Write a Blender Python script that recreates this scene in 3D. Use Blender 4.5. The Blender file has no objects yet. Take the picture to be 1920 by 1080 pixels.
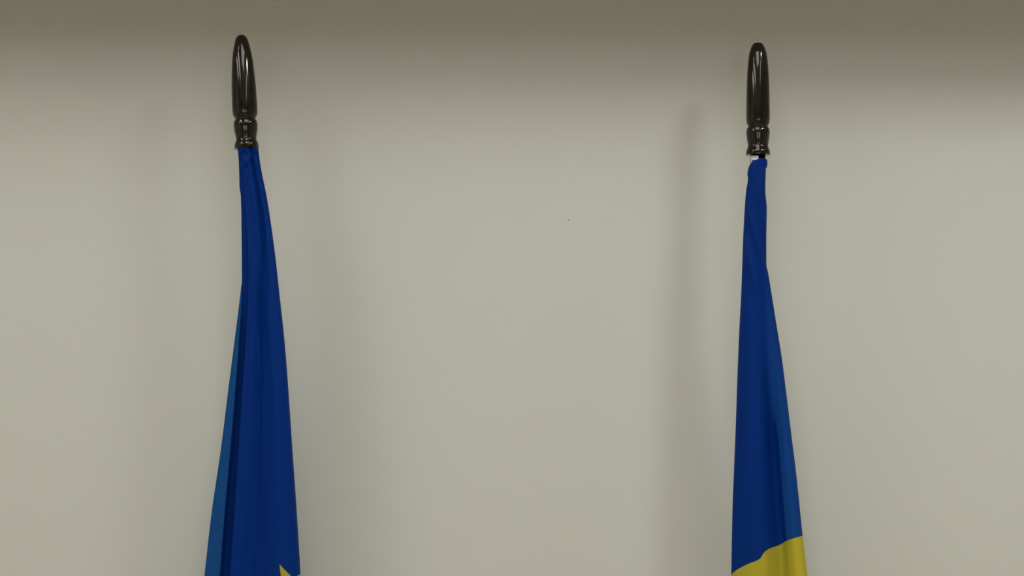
import bpy, bmesh, math
from mathutils import Vector, Matrix

# ------------------------------------------------------------------ camera, world, lights, exposure
sc = bpy.context.scene
COL = sc.collection
PITCH = math.radians(3.0)
FPX = 3200.0
CAM = Vector((0.0, -3.2, 1.70))
cam_data = bpy.data.cameras.new('camera')
cam_data.sensor_width = 36.0
cam_data.lens = FPX / 1920 * 36.0
cam = bpy.data.objects.new('camera', cam_data)
COL.objects.link(cam)
cam.location = CAM
cam.rotation_euler = (math.pi / 2 + PITCH, 0, 0)
sc.camera = cam

world = bpy.data.worlds.new('world')
sc.world = world
world.use_nodes = True
world.node_tree.nodes['Background'].inputs[0].default_value = (0.80, 0.90, 1.0, 1)
world.node_tree.nodes['Background'].inputs[1].default_value = 1.0

sc.view_settings.view_transform = 'Standard'
sc.view_settings.look = 'None'
sc.view_settings.exposure = -0.10
sc.view_settings.gamma = 1.0
sc.view_settings.use_curve_mapping = False

CEIL = 3.40
WALL_Y = 0.15
SHADE_Y, SHADE_Z = 0.40, 2.505          # unseen block added to shade the top of the wall: depth out from the wall, underside height
# ceiling lamps plus added fill panels, running away from the wall: (x, distance from the wall, watts, width, length)
LAMPS_AND_FILLS = [(0.0, 2.2, 33.0, 1.20, 2.0), (-1.75, 1.3, 9.0, 0.36, 0.6), (-2.1, 2.9, 28.0, 0.50, 2.4),  # the wide centre panel is a fill added to lift the wall's middle
         (-3.4, 2.6, 24.0, 0.60, 2.0), (1.75, 1.75, 31.0, 0.30, 0.7), (1.65, 3.6, 11.0, 0.30, 2.2),  # the leftmost one is a fill added to spread the shadows
         (2.5, 0.95, 7.0, 0.40, 0.4)]  # fill added to shape the falloff on the right side
LAMP_COLOR = (1.0, 0.985, 0.93)
for lx, dist, watts, lwid, llen in LAMPS_AND_FILLS:
    ld = bpy.data.lights.new('ceiling_lamp', 'AREA')
    ld.shape = 'RECTANGLE'
    ld.size, ld.size_y = lwid, llen
    ld.energy = watts
    ld.color = LAMP_COLOR
    lo = bpy.data.objects.new('ceiling_lamp', ld)
    COL.objects.link(lo)
    lo.location = (lx, WALL_Y - dist, CEIL - 0.004)
# fill light added at two made-up windows on the far wall, behind the camera
X0, X1, Y0 = -4.5, 4.5, -7.0
ADDED_WINDOWS = [(-2.1, -0.5, 0.9, 2.4), (0.5, 2.1, 0.9, 2.4)]
FILL_WATTS = 38.0
for wx0, wx1, wz0, wz1 in ADDED_WINDOWS:
    ld = bpy.data.lights.new('window_daylight', 'AREA')
    ld.shape = 'RECTANGLE'
    ld.size, ld.size_y = wx1 - wx0, wz1 - wz0
    ld.energy = FILL_WATTS
    ld.color = (0.90, 0.96, 1.0)
    lo = bpy.data.objects.new('window_daylight', ld)
    COL.objects.link(lo)
    lo.location = ((wx0 + wx1) / 2, Y0 + 0.01, (wz0 + wz1) / 2)
    lo.rotation_euler = (math.pi / 2, 0, math.pi)


def at(px, py, Y):
    """point on the plane y = Y seen at pixel (px, py) of the 1920x1080 frame"""
    dx, dz = (px - 960) / FPX, (540 - py) / FPX
    d = Vector((dx, math.cos(PITCH) - dz * math.sin(PITCH), math.sin(PITCH) + dz * math.cos(PITCH)))
    return CAM + d * ((Y - CAM.y) / d.y)


# ------------------------------------------------------------------ materials
def new_mat(name):
    m = bpy.data.materials.new(name)
    m.use_nodes = True
    nt = m.node_tree
    nt.nodes.clear()
    out = nt.nodes.new('ShaderNodeOutputMaterial')
    return m, nt, out


def N(nt, t, **kw):
    n = nt.nodes.new(t)
    for k, v in kw.items():
        setattr(n, k, v)
    return n


def math_node(nt, op, a, b=None):
    n = N(nt, 'ShaderNodeMath', operation=op)
    for i, v in enumerate((a, b)):
        if v is None:
            continue
        if isinstance(v, (int, float)):
            n.inputs[i].default_value = v
        else:
            nt.links.new(v, n.inputs[i])
    return n.outputs[0]


def mat_plain(name, color, rough=0.6, spec=0.5, bump=0.0, bscale=200.0, var=0.0, coat=0.0, metal=0.0):
    m, nt, out = new_mat(name)
    b = N(nt, 'ShaderNodeBsdfPrincipled')
    nt.links.new(b.outputs[0], out.inputs[0])
    b.inputs['Roughness'].default_value = rough
    b.inputs['Specular IOR Level'].default_value = spec
    b.inputs['Coat Weight'].default_value = coat
    b.inputs['Coat Roughness'].default_value = 0.05
    b.inputs['Metallic'].default_value = metal
    tc = N(nt, 'ShaderNodeTexCoord')
    no = N(nt, 'ShaderNodeTexNoise')
    no.inputs['Scale'].default_value = bscale
    no.inputs['Detail'].default_value = 4
    nt.links.new(tc.outputs['Object'], no.inputs['Vector'])
    cr = N(nt, 'ShaderNodeMix', data_type='RGBA')
    cr.inputs[6].default_value = (*[c * (1 - var) for c in color], 1)
    cr.inputs[7].default_value = (*[c * (1 + var) for c in color], 1)
    nt.links.new(no.outputs[0], cr.inputs[0])
    nt.links.new(cr.outputs[2], b.inputs['Base Color'])
    if bump:
        bp = N(nt, 'ShaderNodeBump')
        bp.inputs['Strength'].default_value = bump
        bp.inputs['Distance'].default_value = 0.001
        nt.links.new(no.outputs[0], bp.inputs['Height'])
        nt.links.new(bp.outputs[0], b.inputs['Normal'])
    return m


def mat_cloth(name, color, trans, tmix=0.35, yellow=None, stars=None, spec=0.10, rough=0.6):
    """thin woven satin: reflects, and lets some light through"""
    m, nt, out = new_mat(name)
    b = N(nt, 'ShaderNodeBsdfPrincipled')
    b.inputs['Roughness'].default_value = rough
    b.inputs['Specular IOR Level'].default_value = spec
    b.inputs['Sheen Weight'].default_value = 0.0
    tr = N(nt, 'ShaderNodeBsdfTranslucent')
    mx = N(nt, 'ShaderNodeMixShader')
    mx.inputs[0].default_value = tmix
    nt.links.new(b.outputs[0], mx.inputs[1])
    nt.links.new(tr.outputs[0], mx.inputs[2])
    nt.links.new(mx.outputs[0], out.inputs[0])
    b.inputs['Base Color'].default_value = (*color, 1)
    tr.inputs['Color'].default_value = (*trans, 1)
    uv = N(nt, 'ShaderNodeUVMap')
    uv.uv_map = 'cloth'
    sep = N(nt, 'ShaderNodeSeparateXYZ')
    nt.links.new(uv.outputs[0], sep.inputs[0])
    # weave bump
    bp = N(nt, 'ShaderNodeBump')
    bp.inputs['Strength'].default_value = 0.12
    bp.inputs['Distance'].default_value = 0.0004
    wx = N(nt, 'ShaderNodeTexWave', bands_direction='X')
    wy = N(nt, 'ShaderNodeTexWave', bands_direction='Y')
    for w in (wx, wy):
        w.inputs['Scale'].default_value = 260
        nt.links.new(uv.outputs[0], w.inputs['Vector'])
    nt.links.new(math_node(nt, 'ADD', wx.outputs[1], wy.outputs[1]), bp.inputs['Height'])
    nt.links.new(bp.outputs[0], b.inputs['Normal'])
    if stars:
        total = None
        for (cx, cy, R, ang) in stars:
            px = math_node(nt, 'SUBTRACT', sep.outputs[0], cx)
            py = math_node(nt, 'SUBTRACT', sep.outputs[1], cy)
            acc = None
            for k in range(5):
                a = ang + math.pi / 2 + k * 2 * math.pi / 5
                d = math_node(nt, 'ADD', math_node(nt, 'MULTIPLY', px, math.cos(a)), math_node(nt, 'MULTIPLY', py, math.sin(a)))
                t = math_node(nt, 'LESS_THAN', d, R * 0.309)
                acc = t if acc is None else math_node(nt, 'ADD', acc, t)
            s = math_node(nt, 'GREATER_THAN', acc, 3.5)
            total = s if total is None else math_node(nt, 'MAXIMUM', total, s)
        for base, sock in ((color, b.inputs['Base Color']), (trans, tr.inputs['Color'])):
            mc = N(nt, 'ShaderNodeMix', data_type='RGBA')
            mc.inputs[6].default_value = (*base, 1)
            mc.inputs[7].default_value = (*yellow, 1)
            nt.links.new(total, mc.inputs[0])
            nt.links.new(mc.outputs[2], sock)
    return m


WALL_C = (0.567, 0.590, 0.553)
M_wall = mat_plain('wall_paint', WALL_C, rough=0.85, spec=0.2, bump=0.10, bscale=260, var=0.012)
M_ceiling = mat_plain('ceiling_paint', (0.74, 0.70, 0.63), rough=0.9, spec=0.1, bump=0.1, bscale=150, var=0.01)
M_floor = mat_plain('floor_vinyl', (0.42, 0.34, 0.26), rough=0.5, spec=0.4, bscale=3, var=0.15)
M_side = mat_plain('side_wall_paint', (0.62, 0.58, 0.51), rough=0.9, spec=0.1, bump=0.1, bscale=200, var=0.01)
M_lacquer = mat_plain('dark_lacquered_wood', (0.0055, 0.0042, 0.0022), rough=0.09, spec=0.5, bscale=90, var=0.25)
M_white = mat_plain('white_tape', (0.62, 0.66, 0.66), rough=0.6, var=0.03)
M_frame = mat_plain('lamp_frame', (0.7, 0.7, 0.7), rough=0.4, var=0.02)
M_hole = mat_plain('wall_hole', (0.33, 0.32, 0.27), rough=0.9)
BLUE = (0.0002, 0.0285, 0.238)
BLUE_T = (0.055, 0.33, 0.72)
YELLOW = (0.54, 0.48, 0.044)
STAR_PX = (547.0, 1101.5, 49.0)
sp = at(STAR_PX[0], STAR_PX[1], -0.015)
SR = STAR_PX[2] / 1000.0
SANG = math.radians(25.7)
stars = [(sp.x, sp.z, SR, SANG), (sp.x + 0.05, sp.z - 0.25, SR, SANG), (sp.x - 0.03, sp.z - 0.50, SR, SANG)]
M_blue_star = mat_cloth('blue_cloth_with_stars', BLUE, BLUE_T, yellow=YELLOW, stars=stars)
M_blue = mat_cloth('blue_cloth', BLUE, BLUE_T)
M_yellow = mat_cloth('yellow_cloth', YELLOW, (0.70, 0.55, 0.04), tmix=0.3)
M_cord = mat_plain('dark_thread', (0.03, 0.03, 0.03), rough=0.8)


# ------------------------------------------------------------------ mesh helpers
def link_mesh(name, verts, faces, mats, parent=None, smooth=True, uvs=None, face_mat=None):
    me = bpy.data.meshes.new(name)
    me.from_pydata([tuple(v) for v in verts], [], faces)
    me.update()
    for m in mats:
        me.materials.append(m)
    if smooth:
        me.polygons.foreach_set('use_smooth', [True] * len(me.polygons))
    if face_mat:
        me.polygons.foreach_set('material_index', face_mat)
    if uvs:
        layer = me.uv_layers.new(name='cloth')
        for lp in me.loops:
            layer.data[lp.index].uv = uvs[lp.vertex_index]
    o = bpy.data.objects.new(name, me)
    COL.objects.link(o)
    if parent:
        o.parent = parent
    return o


def box(name, lo, hi, mat, parent=None, kind=None):
    x0, y0, z0 = lo
    x1, y1, z1 = hi
    v = [(x0, y0, z0), (x1, y0, z0), (x1, y1, z0), (x0, y1, z0), (x0, y0, z1), (x1, y0, z1), (x1, y1, z1), (x0, y1, z1)]
    f = [(3, 2, 1, 0), (4, 5, 6, 7), (0, 1, 5, 4), (1, 2, 6, 5), (2, 3, 7, 6), (3, 0, 4, 7)]
    o = link_mesh(name, v, f, [mat], parent, smooth=False)
    if kind:
        o['kind'] = kind
    return o


def lathe(name, prof, mat, parent=None, seg=64):
    """prof: (radius, z) from bottom to top, about the local z axis"""
    verts, faces = [], []
    for r, z in prof:
        for k in range(seg):
            a = 2 * math.pi * k / seg
            verts.append((r * math.cos(a), r * math.sin(a), z))
    for j in range(len(prof) - 1):
        for k in range(seg):
            a, b = j * seg + k, j * seg + (k + 1) % seg
            faces.append((a, b, b + seg, a + seg))
    faces.append(tuple(range(seg))[::-1])
    faces.append(tuple(range((len(prof) - 1) * seg, len(prof) * seg)))
    return link_mesh(name, verts, faces, [mat], parent)


def catmull(P, sub):
    out = []
    n = len(P)
    for i in range(n - 1):
        p0 = P[max(i - 1, 0)]
        p1, p2 = P[i], P[i + 1]
        p3 = P[min(i + 2, n - 1)]
        for s in range(sub):
            t = s / sub
            out.append(tuple(0.5 * (2 * b + (c - a) * t + (2 * a - 5 * b + 4 * c - d) * t * t + (3 * b - a - 3 * c + d) * t ** 3)
                             for a, b, c, d in zip(p0, p1, p2, p3)))
    out.append(tuple(P[-1]))
    return out


def interp(keys, y):
    """keys: [(y, v)], smooth monotone-ish (Hermite) interpolation, linear outside"""
    if y <= keys[0][0]:
        return keys[0][1]
    n = len(keys)
    if y >= keys[-1][0]:
        (a, va), (b, vb) = keys[-2], keys[-1]
        return vb + (vb - va) / (b - a) * (y - b)
    sl = [(keys[i + 1][1] - keys[i][1]) / (keys[i + 1][0] - keys[i][0]) for i in range(n - 1)]
    for i in range(n - 1):
        if keys[i][0] <= y <= keys[i + 1][0]:
            h = keys[i + 1][0] - keys[i][0]

            def tang(j):
                if j == 0:
                    return sl[0]
                if j == n - 1:
                    return sl[-1]
                if sl[j - 1] * sl[j] <= 0:
                    return 0.0
                return 2 * sl[j - 1] * sl[j] / (sl[j - 1] + sl[j])
            t = (y - keys[i][0]) / h
            m0, m1 = tang(i) * h, tang(i + 1) * h
            v0, v1 = keys[i][1], keys[i + 1][1]
            return (v0 * (2 * t ** 3 - 3 * t * t + 1) + m0 * (t ** 3 - 2 * t * t + t)
                    + v1 * (-2 * t ** 3 + 3 * t * t) + m1 * (t ** 3 - t * t))


def sheet(fn, nu, rows, name, mats, parent, split=None, below=None):
    """cloth surface fn(u index, row) -> Vector; uv = (x, z) of the cloth as it hangs"""
    verts, uvs = [], []
    for j in range(rows):
        for i in range(nu):
            p = fn(i, j)
            verts.append(p)
            uvs.append((p.x, p.z))
    faces, fm = [], []
    for j in range(rows - 1):
        for i in range(nu - 1):
            a = j * nu + i
            faces.append((a, a + nu, a + nu + 1, a + 1))
            fm.append(1 if (split is not None and j >= split) else 0)
    return link_mesh(name, verts, faces, mats, parent, uvs=uvs, face_mat=fm), verts


# ------------------------------------------------------------------ room
box('floor', (X0 - .1, Y0 - .1, -0.1), (X1 + .1, WALL_Y + .1, 0), M_floor, kind='structure')
box('ceiling', (X0 - .1, Y0 - .1, CEIL), (X1 + .1, WALL_Y + .1, CEIL + 0.1), M_ceiling, kind='structure')
box('trim_1', (X0, WALL_Y - SHADE_Y, SHADE_Z), (X1, WALL_Y, CEIL), M_ceiling, kind='structure')  # added out of view to throw the dark band on the wall
wall = box('wall_back', (X0 - .1, WALL_Y, 0), (X1 + .1, WALL_Y + 0.1, CEIL), M_wall, kind='structure')
box('wall_left', (X0 - .1, Y0, 0), (X0, WALL_Y, CEIL), M_side, kind='structure')
box('wall_right', (X1, Y0, 0), (X1 + .1, WALL_Y, CEIL), M_side, kind='structure')
box('wall_front', (X0 - .1, Y0 - .1, 0), (X1 + .1, Y0, CEIL), M_side, kind='structure')
for i, (wx0, wx1, wz0, wz1) in enumerate(ADDED_WINDOWS):  # frames for the added windows, unseen behind the camera
    t = 0.06
    bm = bmesh.new()
    for lo_, hi_ in (((wx0 - t, wz0 - t), (wx1 + t, wz0)), ((wx0 - t, wz1), (wx1 + t, wz1 + t)), ((wx0 - t, wz0), (wx0, wz1)), ((wx1, wz0), (wx1 + t, wz1)),
                     (((wx0 + wx1) / 2 - t / 2, wz0), ((wx0 + wx1) / 2 + t / 2, wz1))):
        r = bmesh.ops.create_cube(bm, size=1.0)
        bmesh.ops.scale(bm, vec=(hi_[0] - lo_[0], 0.05, hi_[1] - lo_[1]), verts=r['verts'])
        bmesh.ops.translate(bm, vec=((lo_[0] + hi_[0]) / 2, Y0 + 0.03, (lo_[1] + hi_[1]) / 2), verts=r['verts'])
    me = bpy.data.meshes.new('window_frame')
    bm.to_mesh(me)
    bm.free()
    me.materials.append(M_frame)
    wf = bpy.data.objects.new('window_%d' % (i + 1), me)
    COL.objects.link(wf)
    wf['kind'] = 'structure'
# a tiny nail hole in the plaster between the flags
h = at(1066, 413, WALL_Y)
hv, hf = [(0, -0.0006, 0)], []
for k in range(12):
    a = 2 * math.pi * k / 12
    r = 0.0020 * (1 + 0.25 * math.sin(3 * a))
    hv.append((r * math.cos(a), 0, r * math.sin(a)))
for k in range(12):
    hf.append((0, 1 + k, 1 + (k + 1) % 12))
hole = link_mesh('nail_hole', [(x + h.x, y + WALL_Y - 0.0003, z + h.z) for x, y, z in hv], hf, [M_hole], wall)


# ------------------------------------------------------------------ flagpoles
def tag(o, label, cat, group=None):
    o['label'], o['category'] = label, cat
    if group:
        o['group'] = group
    return o


def smooth_profile(P, sub=6):
    return catmull(P, sub)


def flagpole(top_px, base_px, prof, label, base_y=0.0):
    """prof: (distance from tip in px, radius in px), tip first; the staff carries on to the floor"""
    S = 1.0 / FPX * (0 - CAM.y)          # metres per pixel at y = 0
    top, joint = at(*top_px, 0.0), at(*base_px, 0.0)
    axis = (top - joint).normalized()
    root_z = 0.0
    tfoot = (joint.z - root_z) / axis.z
    foot = joint - axis * tfoot
    e = bpy.data.objects.new('flagpole', None)
    COL.objects.link(e)
    e.location = foot
    q = Vector((0, 0, 1)).rotation_difference(axis)
    e.rotation_mode = 'QUATERNION'
    e.rotation_quaternion = q
    tag(e, label, 'flagpole')
    L = (top - foot).length
    prof_px = prof
    pr = smooth_profile([(r * S, L - d * S * (top - joint).length / (S * base_dist(top_px, base_px))) for d, r in prof_px][::-1])
    pr = [(max(r, 0.0002), z) for r, z in pr]
    z0 = pr[0][1]
    # underside of the finial, turned in to the staff
    pr = [(0.0142, z0 + 0.0006), (pr[0][0] * 0.93, z0)] + pr
    lathe('finial', pr, M_lacquer, e)
    lathe('staff', [(0.0140, 0.075), (0.0140, z0 + 0.004)], M_lacquer, e, seg=40)
    lathe('staff_socket', [(0.030, 0.04), (0.030, 0.05), (0.022, 0.06), (0.0195, 0.075), (0.0195, 0.15), (0.022, 0.155), (0.0145, 0.16)], M_lacquer, e, seg=40)
    b = lathe('base', [(0.12, 0.0), (0.125, 0.006), (0.125, 0.016), (0.115, 0.024), (0.06, 0.036), (0.035, 0.05), (0.02, 0.052)], M_lacquer, e, seg=64)
    b.rotation_mode = 'QUATERNION'
    b.rotation_quaternion = q.inverted()      # the foot sits flat on the floor
    b.location = (0, 0, 0)
    return e, foot, axis, L, joint


def base_dist(a, b):
    return math.hypot(a[0] - b[0], a[1] - b[1])


PROF_L = [(0, 0.1), (0.6, 3.6), (2.2, 6.8), (5, 9.4), (10, 11.7), (22, 15.0), (44, 19.0), (74, 21.6), (103, 23.1), (133, 23.8),
          (147, 23.3), (153, 21.8), (156.5, 19.6), (158, 18.6), (159.5, 19.6), (163, 21.5), (169, 22.6), (179, 22.0), (189, 20.2), (196, 19.2),
          (200, 20.2), (205, 22.2), (209, 22.7), (214, 22.7)]
PROF_R = [(0, 0.1), (0.4, 6.0), (2.2, 9.2), (8, 12.4), (14, 14.6), (23, 16.9), (46, 19.6), (79, 21.3), (123, 22.2), (143, 22.2),
          (150, 21.4), (154.5, 19.6), (156.5, 18.4), (158.5, 19.6), (162, 21.3), (168, 22.2), (179, 21.2), (189, 19.5), (193, 19.1),
          (197, 20.2), (203, 22.4), (207, 22.8), (210.5, 22.6)]
poleL, footL, axL, LL, jointL = flagpole((452.4, 65.0), (462.6, 279.0), PROF_L,
    'dark lacquered flagpole leaning slightly left, holding the plain blue flag with a star')
poleR, footR, axR, LR, jointR = flagpole((1421.0, 80.5), (1421.3, 291.0), PROF_R,
    'dark lacquered upright flagpole holding the blue flag with the yellow lower half')


# ------------------------------------------------------------------ flags
def wrinkle(px, py, seeds):
    """small gathers where the cloth is bunched on the staff, metres of depth"""
    s = 0.0
    for (amp, kx, ky, ph, y0, y1) in seeds:
        if py < y0 or py > y1:
            continue
        t = (py - y0) / (y1 - y0)
        env = math.sin(math.pi * min(1, t * 1.0)) ** 0.8 if y0 > 0 else min(1.0, (y1 - py) / (y1 - 285.0)) ** 0.8
        s -= amp * env * (1 - abs(math.sin(kx * px + ky * py + ph)))
    return s


# left flag: silhouettes and folds read down the cloth
L_left = [(279, 445.5), (300, 447.6), (325, 448.6), (352, 449.2), (366, 451.5), (427, 452.8), (496, 453.3), (530, 452.6), (560, 449.4),
          (632, 440.4), (718, 429.4), (840, 414.2), (964, 396.2), (1080, 382.9), (1640, 318)]
L_right = [(279, 484.5), (302, 487.2), (324, 491), (366, 499.6), (418, 507.9), (490, 517.5), (560, 525), (604, 530), (673, 536.5),
           (770, 543.4), (840, 548.0), (952, 555.6), (1080, 563.2), (1640, 590)]
L_band = [(279, 445.5), (300, 447.6), (325, 448.6), (352, 449.2), (366, 451.5), (427, 452.8), (496, 453.4), (540, 453.5), (632, 448.3), (734, 440.6), (840, 431.8), (928, 423.8), (1025, 415.9), (1080, 411.8), (1640, 372)]
L_dark = [(279, 452), (340, 456), (420, 462), (500, 465.5), (595, 463.5), (695, 457), (840, 447.5), (930, 441.5), (1036, 434.6), (1080, 431), (1640, 398)]


VALLEY_L = [(279, 0.60), (400, 0.68), (480, 0.60), (600, 0.48), (800, 0.50), (1080, 0.42), (1640, 0.40)]


def left_section(py):
    L, R = interp(L_left, py), interp(L_right, py)
    B, D = interp(L_band, py), interp(L_dark, py)
    W = R - D
    g = min(1.0, max(0.0, (py - 300) / 400.0))        # 0 wrapped on the staff, 1 hanging free
    px_pole = 462.6 + (py - 279) * 0.0477
    f = -1.9 - 0.9 * g
    vf = interp(VALLEY_L, py)
    gb = min(1.0, max(0.0, (py - 496) / 40.0))        # where the outer single layer swings into view
    g2 = min(1.0, max(0.0, (py - 560) / 180.0))       # folds that may pass beside the staff
    P = [
        (L + 0.2 + 6 * (1 - gb), 1.2 + 1.4 * g),
        (L + 0.35 * (B - L) + 7 * (1 - gb), 1.35 + 1.5 * g),
        (B + 5, 1.4 + 1.3 * g),
        (B + 7, 0.2 + 1.0 * g2),
        (B + 0.2, -0.75 - 1.05 * g),
        (B + 0.22 * (D - B), -1.3 + 1.6 * g2),
        (B + 0.60 * (D - B), -1.6 + 2.5 * g2),
        (D + 2.5, -1.75 + 2.5 * g2),
        (D + 0.3, f - 0.45 * g),
        (D + 0.12 * W, f - 0.50 * g),
        (D + (vf - 0.26) * W, f - 0.10 - 0.25 * g),
        (D + (vf - 0.12) * W, f + 0.25 + 0.3 * g),
        (D + vf * W, f + 1.0 + 0.2 * g),
        (D + (0.5 * vf + 0.5) * W - 2, f + 0.35 - 0.4 * g),
        (D + 0.94 * W, -0.95 - 1.10 * g),
        (R, 0.1),
        (R - 2.0 - 2 * g, 0.9),
        (D + 0.72 * W, 1.9 + 0.5 * g),
        (D + 0.40 * W, 2.0 + 0.8 * g),
        (B + 5, 2.3 + 0.6 * g),
    ]
    return [(a, b * 0.01) for a, b in P]


WR_L = [(0.0050, 0.13, 0.10, 0.9, 0, 345), (0.0040, -0.17, 0.13, 1.3, 0, 330), (0.0040, 0.11, -0.012, 2.0, 290, 520), (0.0022, 0.16, -0.014, 0.3, 380, 760)]


def make_cloth_rows(y0, y1, step):
    n = int(round((y1 - y0) / step))
    return [y0 + (y1 - y0) * k / n for k in range(n + 1)]


SUB = 7
rowsL = make_cloth_rows(276.5, 420, 2.5) + make_cloth_rows(425, 1640, 7.0)
secL = [catmull(left_section(y), SUB) for y in rowsL]


def fnL(i, j):
    px, d = secL[j][i]
    py = rowsL[j]
    d += wrinkle(px, py, WR_L)
    return at(px, py, d)


flagL_e = bpy.data.objects.new('flag', None)
COL.objects.link(flagL_e)
flagL_e.location = at(500, 1640, 0)
tag(flagL_e, 'deep blue flag draped on the left leaning pole, tip of a yellow star at bottom', 'flag')


def reparent(o, e):
    o.parent = e
    o.matrix_parent_inverse = Matrix.Translation(-e.location)


clothL, _ = sheet(fnL, len(secL[0]), len(rowsL), 'cloth', [M_blue_star], None)
reparent(clothL, flagL_e)

# right flag
R_left = [(298, 1409), (308, 1408.6), (314, 1403.5), (328, 1401.2), (334, 1402.4), (355, 1399.3), (384, 1396.7), (441, 1393.6), (500, 1391.5),
          (560, 1389.3), (605, 1386.8), (700, 1382.8), (800, 1379.4), (878, 1376.3), (961, 1373.2), (1080, 1371), (1640, 1362)]
R_right = [(298, 1436.5), (319, 1436), (358, 1435.2), (392, 1437.8), (448, 1436.9), (495, 1437), (513, 1440.5), (560, 1448.2), (597, 1454),
           (670, 1465.7), (742, 1474.9), (820, 1484.4), (886, 1492.6), (1002, 1504.7), (1080, 1514.0), (1640, 1570)]
R_valley = [(298, 1428), (400, 1430), (500, 1430.5), (560, 1431.5), (640, 1434), (700, 1437.5), (820, 1445), (900, 1449), (1000, 1456), (1080, 1461), (1640, 1490)]


def right_section(py):
    L, R, V = interp(R_left, py), interp(R_right, py), interp(R_valley, py)
    g = min(1.0, max(0.0, (py - 420) / 420.0))
    W, Q = V - L, R - V
    g3 = min(1.0, max(0.0, (py - 660) / 160.0))       # the valley lies clear of the staff only lower down
    E = V + 0.41 * Q                                  # where the rear layer ends
    P = [
        (E, 1.75 - 1.85 * g3),
        (V + 0.10 * Q, 1.9 - 0.2 * g3),
        (V - 0.30 * W, 2.0 + 0.5 * g),
        (L + 0.30 * W, 1.9 + 0.5 * g),
        (L + 0.08 * W, 1.3 + 0.2 * g),
        (L, 0.1),
        (L + 0.06 * W, -0.95 - 0.1 * g),
        (L + 0.18 * W, -1.55 - 0.5 * g),
        (L + 0.36 * W, -1.9 - 1.1 * g),
        (L + 0.56 * W, -2.05 - 1.3 * g),
        (L + 0.76 * W, -2.0 - 1.0 * g),
        (V - 1, -1.75 + 1.9 * g3),
        (V + 0.16 * Q, -1.6 + 0.3 * g + 1.9 * g3),
        (V + 0.36 * Q, -1.5 + 0.3 * g + 1.0 * g3),
        (V + 0.60 * Q, -1.25 - 0.2 * g),
        (V + 0.84 * Q, -0.8 - 0.6 * g),
        (R, -0.05),
        (R - 1.2 - 1.5 * g, 0.75 - 0.3 * g),
    ]
    return [(a, b * 0.01) for a, b in P]


WR_R = [(0.0040, 0.14, 0.03, 0.4, 0, 400), (0.0038, 0.13, -0.035, 1.0, 340, 540), (0.0030, 0.12, -0.028, 2.2, 400, 640)]
BND = [(1371.6, 1077), (1380, 1069.5), (1389.3, 1064), (1405, 1056.5), (1420, 1050.5), (1425.6, 1047), (1430.8, 1038.5), (1437, 1032), (1450, 1026),
       (1461.9, 1021.7), (1474.8, 1014), (1490.4, 1008.7), (1505.5, 1004.5), (1600, 980)]
NB = 170
ycen = 1040.0
ref = catmull(right_section(ycen), SUB)
bnd = []
for i, (px, d) in enumerate(ref):
    if i <= 5 * SUB:                                   # rear layer, runs on round from the left edge
        t = i / (5 * SUB)
        bnd.append(1077 + (1 - t) * 26)
    elif i > 16 * SUB:
        bnd.append(1004.0)
    else:
        y = interp(BND, px)
        y = interp(BND, right_section(y) and catmull(right_section(y), SUB)[i][0])
        bnd.append(y)
TOP_R, BOT_R = 300.0, 1640.0
NROW = NB + 60


def fnR(i, j):
    if j <= NB:
        t = j / NB
        t = t ** 1.15
        py = TOP_R + (bnd[i] - TOP_R) * t
    else:
        t = (j - NB) / (NROW - NB)
        py = bnd[i] + (BOT_R - bnd[i]) * t
    key = round(py * 4)
    if key not in cacheR:
        cacheR[key] = catmull(right_section(key / 4), SUB)
    px, d = cacheR[key][i]
    d += wrinkle(px, py, WR_R)
    return at(px, py, d)


cacheR = {}
flagR_e = bpy.data.objects.new('flag', None)
COL.objects.link(flagR_e)
flagR_e.location = at(1421, 1640, 0)
tag(flagR_e, 'blue over yellow flag draped on the right upright pole', 'flag')
clothR, _ = sheet(fnR, len(ref), NROW + 1, 'cloth', [M_blue, M_yellow], None, split=NB)
reparent(clothR, flagR_e)

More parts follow.
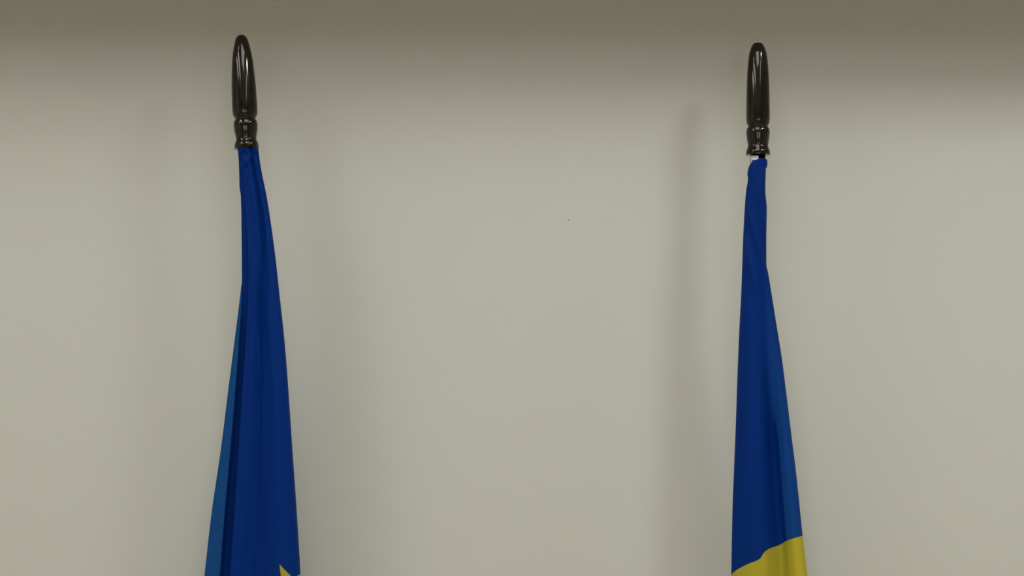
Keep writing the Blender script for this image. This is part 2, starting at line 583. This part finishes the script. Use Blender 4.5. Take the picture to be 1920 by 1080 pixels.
# turned-over top hem of the right flag, wrapped round the staff like a cuff
def fnHem(i, j):
    a = math.radians(-95 + 200 * i / 40) - math.pi / 2      # around the front of the staff
    t = j / 10
    r = 0.0164 + 0.0010 * math.sin(math.pi * t) + 0.0005 * math.sin(9 * a)
    x = r * math.cos(a)
    y = r * math.sin(a)
    s = (x + 0.0168) / 0.0336                                # 0 left, 1 right
    top = 311 - 14.5 * max(0, min(1, (s - 0.02) / 0.55)) ** 0.6 + 2.0 * max(0, s - 0.7) / 0.3
    bot = 316 - 1.5 * s + 3 * (1 - s) ** 2
    p = at(1421.3, top + (bot - top) * t, y)
    return Vector((p.x + x, p.y, p.z))


hem, _ = sheet(fnHem, 41, 11, 'top_hem', [M_blue], None)
reparent(hem, flagR_e)
hem['label'] = 'folded-over blue hem at the top of the flag'

# white tape of the heading, showing above the hem on the left of the staff
def fnTape(i, j):
    a = math.radians(180 + 92 * i / 20)
    r = 0.0153
    p0 = at(1421.3, 291.5 + 20 * j / 8, r * math.sin(a))
    return Vector((p0.x + r * math.cos(a) + 0.0004 * math.sin(j), p0.y, p0.z))


tape, _ = sheet(fnTape, 21, 9, 'heading_tape', [M_white], None)
reparent(tape, flagR_e)
tape['label'] = 'white heading tape at the top of the flag'


def tube(name, pts, r, mat, seg=8):
    verts, faces = [], []
    for j, p in enumerate(pts):
        t = (pts[min(j + 1, len(pts) - 1)] - pts[max(j - 1, 0)]).normalized()
        s = t.cross(Vector((0, 1, 0))).normalized()
        u = s.cross(t)
        for k in range(seg):
            a = 2 * math.pi * k / seg
            verts.append(p + s * r * math.cos(a) + u * r * math.sin(a))
    for j in range(len(pts) - 1):
        for k in range(seg):
            a, b = j * seg + k, j * seg + (k + 1) % seg
            faces.append((a, b, b + seg, a + seg))
    return link_mesh(name, verts, faces, [mat])


cord = tube('thread', [at(1407.6 + 0.4 * math.sin(k * 0.9), 290.5 + k * 2.2, -0.004 - 0.0006 * k) for k in range(12)], 0.0005, M_cord)
reparent(cord, flagR_e)
cord['label'] = 'thin dark thread'
